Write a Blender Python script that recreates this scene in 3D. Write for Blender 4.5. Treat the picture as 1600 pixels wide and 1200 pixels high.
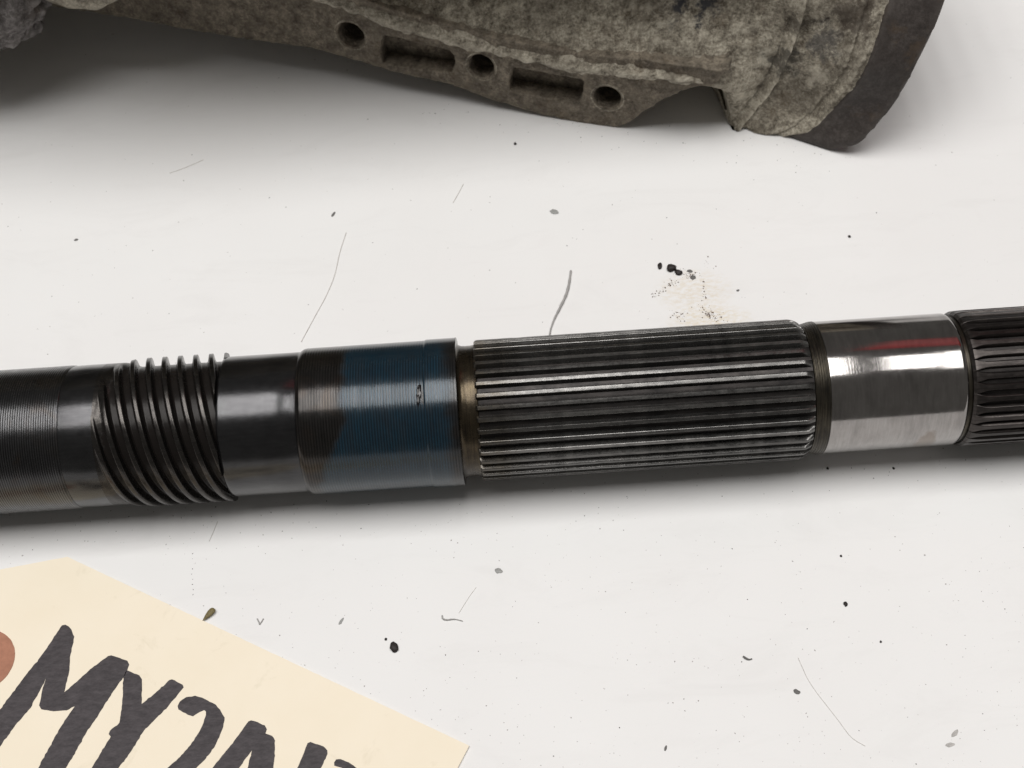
import bpy, bmesh, math, random
import numpy as np
from mathutils import Vector, Matrix, noise

random.seed(7)
rng = np.random.default_rng(7)
MM = 0.001
scene = bpy.context.scene
for o in list(bpy.data.objects):
    bpy.data.objects.remove(o)

# ------------------------------------------------------------------ camera
F_PX, TILT, ROLL, DIST, AXIS_Z = 2050.0, math.radians(35), math.radians(3.8), 326.0, 18.6
fw = np.array([0, math.sin(TILT), -math.cos(TILT)])
_rt = np.array([1.0, 0, 0])
_up = np.array([0, math.cos(TILT), math.sin(TILT)])
CR = math.cos(ROLL) * _rt - math.sin(ROLL) * _up
CU = math.sin(ROLL) * _rt + math.cos(ROLL) * _up
CAM = np.array([0, 0, AXIS_Z]) - (fw * F_PX + CU * (600 - 637.6)) / F_PX * DIST

cd = bpy.data.cameras.new('camera')
cam = bpy.data.objects.new('camera', cd)
scene.collection.objects.link(cam)
M = Matrix(((CR[0], CU[0], -fw[0]), (CR[1], CU[1], -fw[1]), (CR[2], CU[2], -fw[2]))).to_4x4()
M.translation = Vector(CAM * MM)
cam.matrix_world = M
cd.sensor_width = 36
cd.lens = F_PX / 1600 * 36
cd.clip_start, cd.clip_end = 0.005, 50
cd.dof.use_dof = True
cd.dof.focus_distance = 0.318
cd.dof.aperture_fstop = 32
scene.camera = cam

# ------------------------------------------------------------------ light: ceiling strip fixtures of the shop
w = bpy.data.worlds.new('World')
scene.world = w
w.use_nodes = True
w.node_tree.nodes['Background'].inputs[0].default_value = (1.0, 0.96, 0.90, 1)
w.node_tree.nodes['Background'].inputs[1].default_value = 0.125


def strip_lamp(x, y, z, sx, sy, watts, col=(1.0, 0.984, 0.962)):
    l = bpy.data.lights.new('ceiling_strip', 'AREA')
    l.shape, l.size, l.size_y, l.energy, l.color = 'RECTANGLE', sx, sy, watts, col
    o = bpy.data.objects.new('ceiling_strip', l)
    o.location = (x, y, z)
    scene.collection.objects.link(o)


for x, sx, sy, e in ((-1.8, .19, 1.8, 11), (-1.4, .19, 1.8, 11), (-1.05, .19, 1.8, 12), (-0.7, .19, 1.8, 12.5), (-0.35, .19, 1.8, 13), (0.0, .19, 1.8, 13), (0.32, .14, 1.6, 12),
                     (0.95, .07, 1.2, 7), (1.17, .08, 1.2, 7), (1.5, .16, 1.6, 9), (1.85, .16, 1.6, 8)):
    strip_lamp(x, 0.0, 3.0, sx, sy, e * 0.92)
scene.view_settings.view_transform = 'Standard'
scene.view_settings.look = 'None'
scene.view_settings.exposure = 0.0
scene.view_settings.gamma = 1.0


# ------------------------------------------------------------------ helpers
def ray(px, py):
    return fw * F_PX + CR * (px - 800) + CU * (600 - py)


def at(px, py, z=0.0):
    """pixel of the photograph -> point in mm on the plane z"""
    d = ray(px, py)
    return CAM + d * (z - CAM[2]) / d[2]


def make(name, verts, faces, mat, parent=None, smooth=True, sharp=40, mm=True):
    me = bpy.data.meshes.new(name)
    k = MM if mm else 1.0
    me.from_pydata([(v[0] * k, v[1] * k, v[2] * k) for v in verts], [], faces)
    me.validate()
    bm = bmesh.new()
    bm.from_mesh(me)
    bmesh.ops.recalc_face_normals(bm, faces=bm.faces)
    bm.to_mesh(me)
    bm.free()
    if smooth:
        me.polygons.foreach_set('use_smooth', [True] * len(me.polygons))
        me.set_sharp_from_angle(angle=math.radians(sharp))
    if mat:
        me.materials.append(mat)
    o = bpy.data.objects.new(name, me)
    scene.collection.objects.link(o)
    if parent:
        o.parent = parent
    return o


def empty(name, loc):
    o = bpy.data.objects.new(name, None)
    o.empty_display_size = 0.01
    o.location = loc
    scene.collection.objects.link(o)
    return o


def tag(o, label, cat, group=None):
    o['label'] = label
    o['category'] = cat
    if group:
        o['group'] = group
    return o


def lathe(prof, segs=128, caps=True):
    """profile [(x, r)] turned about the X axis; verts, faces"""
    V, Fc = [], []
    n = len(prof)
    for x, r in prof:
        for i in range(segs):
            a = 2 * math.pi * i / segs
            V.append((x, r * math.cos(a), r * math.sin(a)))
    for j in range(n - 1):
        for i in range(segs):
            k = (i + 1) % segs
            Fc.append((j * segs + i, j * segs + k, (j + 1) * segs + k, (j + 1) * segs + i))
    if caps:
        Fc.append(tuple(range(segs))[::-1])
        Fc.append(tuple((n - 1) * segs + i for i in range(segs)))
    return V, Fc


def heightfield(xs, segs, fr, caps=True):
    V, Fc = [], []
    for x in xs:
        for i in range(segs):
            a = 2 * math.pi * i / segs
            r = fr(x, a)
            V.append((x, r * math.cos(a), r * math.sin(a)))
    for j in range(len(xs) - 1):
        for i in range(segs):
            k = (i + 1) % segs
            Fc.append((j * segs + i, j * segs + k, (j + 1) * segs + k, (j + 1) * segs + i))
    if caps:
        Fc.append(tuple(range(segs))[::-1])
        Fc.append(tuple((len(xs) - 1) * segs + i for i in range(segs)))
    return V, Fc


def sstep(a, b, x):
    t = min(1, max(0, (x - a) / (b - a)))
    return t * t * (3 - 2 * t)


# ------------------------------------------------------------------ materials
class NT:
    def __init__(s, name):
        s.m = bpy.data.materials.new(name)
        s.m.use_nodes = True
        s.t = s.m.node_tree
        s.b = s.t.nodes['Principled BSDF']
        tc = s.t.nodes.new('ShaderNodeTexCoord')
        mp = s.n('ShaderNodeVectorMath', operation='SCALE')
        s.t.links.new(tc.outputs['Object'], mp.inputs[0])
        mp.inputs['Scale'].default_value = 1000.0
        s.co = mp.outputs[0]          # object coordinates in mm

    def n(s, typ, **kw):
        nd = s.t.nodes.new(typ)
        for k, v in kw.items():
            setattr(nd, k, v)
        return nd

    def link(s, a, b):
        s.t.links.new(a, b)

    def set(s, **kw):
        for k, v in kw.items():
            s.b.inputs[k.replace('_', ' ')].default_value = v

    def noise(s, scale, detail=4, rough=0.6, vec=None, dist=0.0):
        nd = s.n('ShaderNodeTexNoise')
        nd.inputs['Scale'].default_value = scale
        nd.inputs['Detail'].default_value = detail
        nd.inputs['Roughness'].default_value = rough
        nd.inputs['Distortion'].default_value = dist
        s.link(vec or s.co, nd.inputs['Vector'])
        return nd.outputs['Fac']

    def stretch(s, v, rot=(0, 0, 0)):
        nd = s.n('ShaderNodeMapping')
        nd.inputs['Scale'].default_value = v
        nd.inputs['Rotation'].default_value = rot
        s.link(s.co, nd.inputs['Vector'])
        return nd.outputs[0]

    def ramp(s, fac, stops):
        nd = s.n('ShaderNodeValToRGB')
        cr = nd.color_ramp
        while len(cr.elements) < len(stops):
            cr.elements.new(0.5)
        for e, (p, c) in zip(cr.elements, stops):
            e.position = p
            e.color = (c, c, c, 1) if isinstance(c, (int, float)) else (*c, 1)
        s.link(fac, nd.inputs[0])
        return nd.outputs[0]

    def mix(s, fac, a, b, mode='MIX'):
        nd = s.n('ShaderNodeMix', data_type='RGBA', blend_type=mode)
        for v, i in ((fac, 0), (a, 6), (b, 7)):
            if isinstance(v, (int, float)):
                nd.inputs[i].default_value = v
            elif isinstance(v, tuple):
                nd.inputs[i].default_value = (*v, 1)
            else:
                s.link(v, nd.inputs[i])
        return nd.outputs[2]

    def math(s, op, a, b=0.0, c=None, clamp=False):
        nd = s.n('ShaderNodeMath', operation=op, use_clamp=clamp)
        for i, v in enumerate((a, b) if c is None else (a, b, c)):
            if isinstance(v, (int, float)):
                nd.inputs[i].default_value = v
            else:
                s.link(v, nd.inputs[i])
        return nd.outputs[0]

    def xyz(s):
        nd = s.n('ShaderNodeSeparateXYZ')
        s.link(s.co, nd.inputs[0])
        return nd.outputs

    def bump(s, h, strength=0.5, dist_mm=0.1):
        nd = s.n('ShaderNodeBump')
        nd.inputs['Strength'].default_value = strength
        nd.inputs['Distance'].default_value = dist_mm * MM
        s.link(h, nd.inputs['Height'])
        s.link(nd.outputs[0], s.b.inputs['Normal'])

    def col(s, c):
        s.link(c, s.b.inputs['Base Color'])

    def rough(s, c):
        s.link(c, s.b.inputs['Roughness'])


def m_table():
    t = NT('white_laminate')
    a = t.noise(0.012, 3)
    base = t.ramp(a, [(0.3, (0.80, 0.792, 0.786)), (0.7, (0.83, 0.826, 0.822))])
    sp = t.noise(1.3, 2, 0.8)                      # fine grey dust
    spm = t.ramp(sp, [(0.68, 0.0), (0.80, 0.30)])
    base = t.mix(spm, base, (0.45, 0.43, 0.41))
    wipe = t.ramp(t.noise(0.05, 6, 0.7, vec=t.stretch((0.5, 1.6, 1), (0, 0, 0.6)), dist=0.8), [(0.52, 0.0), (0.75, 0.16)])
    base = t.mix(wipe, base, (0.60, 0.585, 0.575))
    # greasy yellow-brown smear wiped across the laminate
    p = at(1085, 455)
    x, y, z = t.xyz()
    q = at(1110, 500)
    for (cx, cy), rx, ry, amt, col in (((p[0], p[1]), 12, 9, 0.5, (0.66, 0.54, 0.36)), ((q[0], q[1]), 13, 6, 0.7, (0.68, 0.57, 0.38))):
        dx = t.math('DIVIDE', t.math('SUBTRACT', x, float(cx)), rx)
        dy = t.math('DIVIDE', t.math('SUBTRACT', y, float(cy)), ry)
        r2 = t.math('ADD', t.math('MULTIPLY', dx, dx), t.math('MULTIPLY', dy, dy))
        f = t.math('SUBTRACT', 1.0, r2, clamp=True)
        nz = t.ramp(t.noise(0.5, 5, 0.7, vec=t.stretch((1, 2.2, 1), (0, 0, 0.5))), [(0.42, 0.0), (0.62, 1.0)])
        f = t.math('MULTIPLY', t.math('MULTIPLY', f, nz), amt)
        base = t.mix(f, base, col)
    t.col(base)
    t.set(Roughness=0.55, Specular_IOR_Level=0.22)
    t.bump(t.noise(2.2, 4, 0.7), 0.14, 0.06)
    return t.m


def m_steel(name, c0, c1, rough=(0.25, 0.42), metallic=0.9, streak=True, warm=None, per_object=0.0, coat=0.0, bump=0.15, extra=None, rings=0.0):
    """oily dark machined steel: turning streaks run round the shaft (about X)"""
    t = NT(name)
    # streaks that run round the shaft depend on x mostly
    n1 = t.noise(0.9, 5, 0.65, vec=t.stretch((3.0, 0.12, 0.12)) if streak else t.stretch((0.25, 1.6, 1.6)))
    n2 = t.noise(0.16, 4, 0.6)
    f = t.math('ADD', t.math('MULTIPLY', n1, 0.5), t.math('MULTIPLY', n2, 0.5))
    c = t.ramp(f, [(0.36, c0), (0.64, c1)])
    if warm:
        c = t.mix(t.ramp(t.noise(0.10, 4, 0.6, dist=1.0), [(0.50, 0.0), (0.66, 0.7)]), c, warm)
    if per_object:
        oi = t.n('ShaderNodeObjectInfo')
        k = t.math('MULTIPLY_ADD', oi.outputs['Random'], per_object, 1.0 - per_object * 0.5)
        hv = t.n('ShaderNodeHueSaturation')
        t.link(k, hv.inputs['Value'])
        t.link(c, hv.inputs['Color'])
        c = hv.outputs[0]
    if rings:
        x = t.xyz()[0]
        k = t.math('MULTIPLY_ADD', t.math('SINE', t.math('MULTIPLY', x, 2 * math.pi / rings)), 0.42, 0.62)
        c = t.mix(1.0, c, k, 'MULTIPLY') if extra is None else c
    if extra:
        c = extra(t, c)
        if rings:
            c = t.mix(0.75, c, k, 'MULTIPLY')
    t.col(c)
    t.rough(t.ramp(t.noise(0.6, 5, 0.7), [(0.3, rough[0]), (0.7, rough[1])]))
    t.set(Metallic=metallic, Coat_Weight=coat, Coat_Roughness=0.2)
    h = t.math('ADD', n1, t.math('MULTIPLY', t.noise(2.2, 4, 0.7), 0.6))
    t.bump(h, bump, 0.06)
    return t.m


def dye(t, c):
    """layout-blue dye on the collar between two ragged bounds"""
    x, y, z = t.xyz()
    wob = t.math('MULTIPLY', t.math('SUBTRACT', t.noise(0.25, 5, 0.65), 0.5), 4.0)
    hgt = t.math('ADD', t.math('MULTIPLY', y, 0.819), t.math('MULTIPLY', z, 0.574))
    lim = t.math('MULTIPLY_ADD', t.math('MINIMUM', hgt, 0.0), 0.48, -39.6)
    e = t.math('ADD', t.math('SUBTRACT', x, lim), wob)
    m = t.ramp(t.math('MULTIPLY_ADD', e, 0.4, 0.5), [(0.1, 0.0), (0.9, 1.0)])
    wob2 = t.math('MULTIPLY', t.math('SUBTRACT', t.noise(0.14, 5, 0.7), 0.5), 6.0)
    e2 = t.math('ADD', t.math('SUBTRACT', -15.0, x), wob2)
    m2 = t.ramp(t.math('MULTIPLY_ADD', e2, 0.25, 0.5), [(0.2, 0.15), (0.9, 1.0)])
    m = t.math('MULTIPLY', m, m2)
    m = t.math('MULTIPLY', m, t.ramp(t.noise(0.4, 5, 0.7, vec=t.stretch((1.2, 0.35, 0.35))), [(0.32, 0.78), (0.58, 1.0)]))
    blue = t.ramp(t.noise(0.25, 3), [(0.3, (0.005, 0.021, 0.036)), (0.7, (0.007, 0.030, 0.050))])
    c = t.mix(m, c, blue)
    t.link(t.math('MULTIPLY_ADD', m, -0.65, 0.85), t.b.inputs['Metallic'])
    # a black chip knocked into the dye
    dx = t.math('DIVIDE', t.math('ADD', t.math('ADD', x, 21.0), t.math('MULTIPLY', t.math('ADD', y, 6.0), 0.16)), 0.55)
    dy = t.math('DIVIDE', t.math('ADD', y, 6.0), 2.4)
    r2 = t.math('ADD', t.math('MULTIPLY', dx, dx), t.math('MULTIPLY', dy, dy))
    r2 = t.math('ADD', r2, t.math('MULTIPLY', t.math('SUBTRACT', t.noise(1.1, 4), 0.5), 1.4))
    up = t.math('GREATER_THAN', z, 5.0)
    f = t.math('MULTIPLY', t.ramp(r2, [(0.75, 1.0), (0.95, 0.0)]), up)
    return t.mix(f, c, (0.004, 0.004, 0.005))


def m_cast(name, dark, mid, light, rough=0.8, scale=1.0, bump=0.65, stain=0.6, spots=()):
    t = NT(name)
    big = t.noise(0.045 * scale, 4, 0.6)
    med = t.noise(0.30 * scale, 6, 0.72)
    fine = t.noise(1.25 * scale, 6, 0.8)
    f = t.math('ADD', t.math('MULTIPLY', med, 0.5), t.math('MULTIPLY', fine, 0.5))
    c = t.ramp(f, [(0.40, dark), (0.50, mid), (0.61, light)])
    c = t.mix(t.ramp(big, [(0.46, 0.0), (0.66, stain)]), c, dark)
    salt = t.ramp(t.noise(1.7 * scale, 3, 0.8), [(0.62, 0.0), (0.70, stain)])
    c = t.mix(salt, c, light)
    rust = t.ramp(t.noise(0.12, 5, 0.7), [(0.55, 0.0), (0.72, 0.45)])
    c = t.mix(rust, c, (0.10, 0.065, 0.035))
    g = t.n('ShaderNodeNewGeometry')
    wear = t.ramp(g.outputs['Pointiness'], [(0.50, 0.0), (0.56, 0.75)])
    wear = t.math('MULTIPLY', wear, t.ramp(t.noise(0.35, 4, 0.7), [(0.38, 0.15), (0.6, 1.0)]))
    c = t.mix(wear, c, light)
    if spots:
        x, y, z = t.xyz()
        for (px, py, pz, rad, col, amt) in spots:
            dx, dy, dz = (t.math('SUBTRACT', q, float(v_)) for q, v_ in zip((x, y, z), at(px, py, pz)))
            d2 = t.math('ADD', t.math('ADD', t.math('MULTIPLY', dx, dx), t.math('MULTIPLY', dy, dy)), t.math('MULTIPLY', dz, dz))
            d = t.math('DIVIDE', t.math('SQRT', d2), rad)
            d = t.math('ADD', d, t.math('MULTIPLY', t.math('SUBTRACT', t.noise(0.22, 5, 0.75), 0.5), 3.2))
            c = t.mix(t.ramp(d, [(0.55, amt), (0.95, 0.0)]), c, col)
    t.col(c)
    t.set(Roughness=rough, Specular_IOR_Level=0.3)
    h = t.math('ADD', t.math('MULTIPLY', med, 1.0), t.math('MULTIPLY', fine, 0.55))
    t.bump(h, bump, 0.9)
    return t.m


def m_plain(name, col, rough=0.7, spec=0.3, var=0.3, scale=2.0, metallic=0.0, bump=0.1):
    t = NT(name)
    lo = tuple(max(0, c * (1 - var)) for c in col)
    hi = tuple(min(1, c * (1 + var)) for c in col)
    t.col(t.ramp(t.noise(scale, 4, 0.65), [(0.3, lo), (0.7, hi)]))
    t.set(Roughness=rough, Specular_IOR_Level=spec, Metallic=metallic)
    t.bump(t.noise(scale * 2, 4), bump, 0.05)
    return t.m


MAT_TABLE = m_table()
MAT_SHANK = m_steel('oiled_turned_steel', (0.040, 0.040, 0.043), (0.075, 0.075, 0.077), (0.20, 0.30), coat=0.4, rings=0.56, warm=(0.06, 0.047, 0.038))
MAT_NECK = m_steel('black_oiled_steel', (0.028, 0.028, 0.030), (0.052, 0.052, 0.054), (0.17, 0.25), coat=0.4, streak=False)
def grease_and_shade(t, c):
    """black grease in the thread roots, with their shade put into the colour"""
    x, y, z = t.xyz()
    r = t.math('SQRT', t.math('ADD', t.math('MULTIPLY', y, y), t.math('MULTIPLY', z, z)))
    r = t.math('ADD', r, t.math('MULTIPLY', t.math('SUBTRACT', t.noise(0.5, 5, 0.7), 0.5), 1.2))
    f = t.ramp(t.math('SUBTRACT', r, 16.0), [(0.75, 1.0), (0.98, 0.0)])  # mask by depth, for the grease and the painted-in root shade
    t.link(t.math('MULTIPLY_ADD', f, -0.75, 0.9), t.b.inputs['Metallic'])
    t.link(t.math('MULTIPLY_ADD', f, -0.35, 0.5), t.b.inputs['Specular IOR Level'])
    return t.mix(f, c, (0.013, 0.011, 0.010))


MAT_WORM = m_steel('black_worm_steel', (0.032, 0.030, 0.029), (0.066, 0.061, 0.057), (0.18, 0.30), streak=False, extra=grease_and_shade)
MAT_COLLAR = m_steel('blued_collar_steel', (0.030, 0.028, 0.027), (0.060, 0.056, 0.054), (0.15, 0.24), metallic=0.85, coat=0.12, rings=0.66, extra=dye, warm=(0.055, 0.045, 0.038))
MAT_GROOVE = m_steel('tarnished_groove_steel', (0.020, 0.016, 0.014), (0.080, 0.063, 0.040), (0.20, 0.32))
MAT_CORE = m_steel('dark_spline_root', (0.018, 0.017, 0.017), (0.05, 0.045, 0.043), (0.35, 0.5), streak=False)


def warm_end(t, c):
    x, y, z = t.xyz()
    f = t.math('MULTIPLY', t.math('SUBTRACT', 4.0, x), 0.07, clamp=True)
    f = t.math('MULTIPLY', f, t.ramp(t.noise(0.3, 4, 0.7), [(0.35, 0.2), (0.65, 0.9)]))
    return t.mix(f, c, (0.10, 0.082, 0.058))


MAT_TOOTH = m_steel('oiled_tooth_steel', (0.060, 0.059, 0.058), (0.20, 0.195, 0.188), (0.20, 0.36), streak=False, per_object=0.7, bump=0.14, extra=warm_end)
MAT_TOOTH2 = m_steel('dull_tooth_steel', (0.034, 0.030, 0.0285), (0.080, 0.070, 0.066), (0.26, 0.42), streak=False, per_object=0.5, bump=0.4)
def smudge(t, c):
    """oily smudges and a brown stain on the polished journal"""
    x, y, z = t.xyz()
    n = t.noise(0.5, 5, 0.7, vec=t.stretch((0.9, 0.22, 0.22)))
    c = t.mix(t.ramp(n, [(0.46, 0.0), (0.66, 0.45)]), c, (0.19, 0.18, 0.175))
    dx = t.math('DIVIDE', t.math('SUBTRACT', x, 99.5), 2.6)
    dz = t.math('DIVIDE', t.math('ADD', z, 3.0), 6.0)
    r2 = t.math('ADD', t.math('MULTIPLY', dx, dx), t.math('MULTIPLY', dz, dz))
    r2 = t.math('ADD', r2, t.math('MULTIPLY', t.math('SUBTRACT', t.noise(0.35, 4), 0.5), 1.5))
    f = t.math('MULTIPLY', t.ramp(r2, [(0.6, 0.6), (1.0, 0.0)]), t.math('LESS_THAN', y, 0.0))
    return t.mix(f, c, (0.20, 0.16, 0.13))


MAT_JOURNAL = m_steel('polished_steel', (0.30, 0.285, 0.276), (0.38, 0.365, 0.355), (0.09, 0.14), metallic=1.0, bump=0.13, extra=smudge)
MAT_RELIEF = m_steel('dark_relief_steel', (0.025, 0.023, 0.020), (0.085, 0.074, 0.055), (0.28, 0.42))
MAT_CAST = m_cast('corroded_cast_alloy', (0.090, 0.075, 0.056), (0.30, 0.268, 0.212), (0.64, 0.59, 0.485), spots=((1030, 28, 40, 7, (0.66, 0.61, 0.50), 0.6), (1200, 100, 26, 6, (0.70, 0.65, 0.54), 0.6), (1168, 165, 12, 6, (0.66, 0.61, 0.50), 0.55), (1270, 130, 22, 6, (0.62, 0.57, 0.47), 0.5), (1060, 4, 44, 9, (0.035, 0.037, 0.045), 0.9), (1100, 10, 42, 7, (0.035, 0.037, 0.045), 0.9), (1010, 6, 44, 6, (0.05, 0.045, 0.04), 0.8), (1225, 95, 25, 6, (0.05, 0.045, 0.038), 0.8), (1290, 60, 33, 7, (0.05, 0.048, 0.05), 0.7), (1340, 20, 42, 8, (0.06, 0.045, 0.035), 0.7), (1250, 30, 38, 5, (0.05, 0.04, 0.03), 0.7), (520, 10, 30, 5, (0.07, 0.055, 0.04), 0.6)))
MAT_FLANGE = m_cast('dull_cast_flange', (0.050, 0.040, 0.031), (0.125, 0.104, 0.080), (0.36, 0.31, 0.24), stain=0.45, bump=1.0)
MAT_RIM = m_cast('dark_machined_rim', (0.034, 0.028, 0.025), (0.050, 0.042, 0.038), (0.085, 0.074, 0.067), 0.55, 1.0, 0.15, 0.4)
MAT_LUG = m_cast('crusty_grey_casting', (0.05, 0.044, 0.041), (0.15, 0.137, 0.132), (0.40, 0.37, 0.36), scale=0.7, bump=1.0, stain=0.4)
MAT_BORE = m_plain('dark_bore', (0.035, 0.030, 0.026), 0.8)
MAT_RUB = m_plain('blue_black_paint_rub', (0.030, 0.034, 0.045), 0.55, 0.4, 0.4, 0.8)

# ------------------------------------------------------------------ the table
TX, TY0, TY1 = 800, -420, 900
tv = [(x, y, z) for z in (-28, 0) for (x, y) in ((-TX, TY0), (TX, TY0), (TX, TY1), (-TX, TY1))]
tb = make('table_top', tv, [(0, 3, 2, 1), (4, 5, 6, 7), (0, 1, 5, 4), (1, 2, 6, 5), (2, 3, 7, 6), (3, 0, 4, 7)], MAT_TABLE, smooth=False)
tb['kind'] = 'structure'
tb['label'] = 'white laminate table top with grey dust and a greasy smear'

# ------------------------------------------------------------------ the splined shaft (axis along X at z = AXIS_Z)
PX = 326.0 / 2050.0      # mm per photo pixel at the shaft's axis
shaft = empty('splined_shaft', (0, 0, AXIS_Z * MM))
tag(shaft, 'dark oily steel shaft with worm thread, blue collar, splines and a polished journal', 'shaft')


def turned(x0, x1, r, pitch, amp, step=None, wob=0.08):
    """turned surface: fine feed marks as real ripples"""
    out = []
    n = int((x1 - x0) / (pitch / 6))
    for i in range(n + 1):
        x = x0 + (x1 - x0) * i / n
        a = amp * (0.6 + wob * math.sin(x * 0.9) + wob * math.sin(x * 2.3 + 1))
        out.append((x, r + a * math.sin(2 * math.pi * x / pitch)))
    return out


# left barrel: feed-marked zone then smooth oily land, slightly smaller
prof = [(-185, 16.5), (-184, 17.75)] + turned(-183.5, -107.6, 17.78, 0.56, 0.048)
V, Fc = lathe(prof + [(-107.3, 17.72), (-107.1, 17.60)], 96)
make('feed_marked_barrel', V, Fc, MAT_SHANK, shaft)
V, Fc = lathe([(-107.2, 17.0), (-107.1, 17.58), (-106.8, 17.63), (-103, 17.66), (-99.0, 17.64)], 128)
make('smooth_land', V, Fc, MAT_NECK, shaft)

# worm: six-start thread, lead about 22 mm
R_CREST, R_ROOT, R_LAND, R_NECK = 18.45, 16.35, 17.64, 17.38
LEAD, STARTS = 23.0, 6
WX0, WX1 = -99.2, -69.9


def worm(x, a):
    # a: angle from +y towards +z; helix advances +x from the top of the shaft down its front
    ph = (x - LEAD * (a - math.pi / 2 + 0.22) / (2 * math.pi)) / (LEAD / STARTS)
    f = ph - math.floor(ph)
    d = abs(f - 0.5) * 2               # 0 on the crest, 1 at the root
    p = 1 - sstep(0.24, 0.60, d)
    r = R_ROOT + (R_CREST - R_ROOT) * p
    r += 0.02 * noise.noise((x * 0.8, math.cos(a) * 9, math.sin(a) * 9))
    x0 = -93.0 - 4.6 * max(0.0, math.cos(a - 2.2))
    w = sstep(x0 - 2.2, x0 + 2.6, x)
    return R_LAND - 0.02 + (r - R_LAND) * w


n = 170
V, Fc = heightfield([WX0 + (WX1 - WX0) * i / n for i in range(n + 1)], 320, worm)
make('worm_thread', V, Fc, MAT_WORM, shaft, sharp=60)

V, Fc = lathe([(-69.9, 15.8), (-69.85, 17.15), (-69.5, R_NECK), (-69.0, R_NECK + .02), (-60, R_NECK), (-51.6, R_NECK - .02), (-51.3, R_NECK - 0.25), (-50.9, R_NECK - 0.3)], 160)
make('plain_neck', V, Fc, MAT_NECK, shaft)

prof = [(-51.0, 16.9), (-50.95, 17.6), (-50.2, 18.05), (-49.8, 18.12)] + turned(-49.6, -20.8, 18.15, 0.66, 0.045)
prof += [(-20.5, 18.17), (-20.3, 18.33)] + turned(-20.0, -13.3, 18.38, 0.66, 0.022) + [(-12.9, 18.45), (-12.72, 18.42), (-12.65, 18.2), (-12.65, 16.0)]
V, Fc = lathe(prof, 128)
collar = make('blue_collar', V, Fc, MAT_COLLAR, shaft)

# glossy black chip of dried dye near the collar's right end
bm_ = bmesh.new()
bmesh.ops.create_icosphere(bm_, subdivisions=4, radius=1.0)
V = []
for v_ in bm_.verts:
    d_ = v_.co
    nz_ = noise.fractal(d_ * 1.6, 0.8, 2.1, 4)
    a_ = 1.905 + d_.y * (1 + 0.25 * nz_) * 2.5 / 18.4
    x_ = -21.6 + d_.x * 0.50 * (1 + 0.5 * nz_) - 0.35 * d_.y
    r_ = 18.24 + 0.30 * max(-0.4, d_.z) * (1 + 0.5 * nz_)
    V.append((x_, r_ * math.cos(a_), r_ * math.sin(a_)))
Fc = [tuple(q.index for q in f.verts) for f in bm_.faces]
bm_.free()
make('dye_chip', V, Fc, m_plain('glossy_black_chip', (0.006, 0.006, 0.007), 0.10, 0.6, 0.3, 2.0, bump=0.6), collar, sharp=80)

V, Fc = lathe([(-12.75, 17.2), (-12.4, 16.55), (-11.6, 16.22), (-10.5, 16.15), (-9.2, 16.2), (-8.3, 16.35), (-8.0, 16.2)], 128)
make('relief_groove', V, Fc, MAT_GROOVE, shaft)

# long spline: core with separate teeth
R_TIP, R_SROOT = 17.42, 16.05
SX0, SX1 = -8.3, 71.8
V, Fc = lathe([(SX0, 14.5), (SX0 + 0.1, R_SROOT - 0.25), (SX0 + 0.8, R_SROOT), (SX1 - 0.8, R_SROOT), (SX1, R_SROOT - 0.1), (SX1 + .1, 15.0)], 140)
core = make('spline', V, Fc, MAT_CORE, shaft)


def tooth_mesh(name, stations, sec, mat):
    """stations [(x, dr, width factor)], sec(dr, wf) -> cross-section (across, radius)"""
    V, Fc = [], []
    k = None
    for x, dr, wf in stations:
        s = sec(dr, wf)
        k = len(s)
        V += [(x, u, r) for u, r in s]
    for j in range(len(stations) - 1):
        for i in range(k - 1):
            Fc.append((j * k + i, j * k + i + 1, (j + 1) * k + i + 1, (j + 1) * k + i))
    Fc.append(tuple(range(k)))
    Fc.append(tuple((len(stations) - 1) * k + i for i in range(k))[::-1])
    me = bpy.data.meshes.new(name)
    me.from_pydata([(a * MM, b * MM, c * MM) for a, b, c in V], [], Fc)
    bm = bmesh.new()
    bm.from_mesh(me)
    bmesh.ops.recalc_face_normals(bm, faces=bm.faces)
    bm.to_mesh(me)
    bm.free()
    me.polygons.foreach_set('use_smooth', [True] * len(me.polygons))
    me.set_sharp_from_angle(angle=math.radians(28))
    me.materials.append(mat)
    return me


N1 = 37
P1 = 2 * math.pi * R_TIP / N1


def sec1(dr, wf):
    wt, wr = 0.33 * P1 / 2, 0.62 * P1 / 2
    t = R_TIP - dr
    return [(-wr, R_SROOT - 0.35), (-wr * 0.97, R_SROOT + 0.05), (-wt * 1.22, (t + R_SROOT) / 2 + 0.12), (-wt, t - 0.10), (-wt + 0.09, t), (0, t + 0.015),
            (wt - 0.09, t), (wt, t - 0.10), (wt * 1.22, (t + R_SROOT) / 2 + 0.12), (wr * 0.97, R_SROOT + 0.05), (wr, R_SROOT - 0.35)]


variants = []
for v in range(5):
    st = [(SX0 - 0.12, 0.42, 1), (SX0 + 0.2, 0.10, 1), (SX0 + 0.7, 0.0, 1)]
    for q in range(1, 30):
        st.append((SX0 + 1.1 + (SX1 - SX0 - 3.6) * (q + rng.uniform(-.3, .3)) / 30, rng.uniform(-0.008, 0.016) + (0.07 if rng.random() < 0.05 else 0), 1))
    st += [(SX1 - 2.3, 0.0, 1), (SX1 - 1.7, 0.08, 1), (SX1 - 0.9, 0.45, 1), (SX1 - 0.1, 0.98, 1)]
    variants.append(tooth_mesh('spline_tooth', st, sec1, MAT_TOOTH))
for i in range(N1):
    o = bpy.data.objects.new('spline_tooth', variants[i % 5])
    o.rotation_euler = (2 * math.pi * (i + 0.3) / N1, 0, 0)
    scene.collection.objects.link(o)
    o.parent = core

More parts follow.
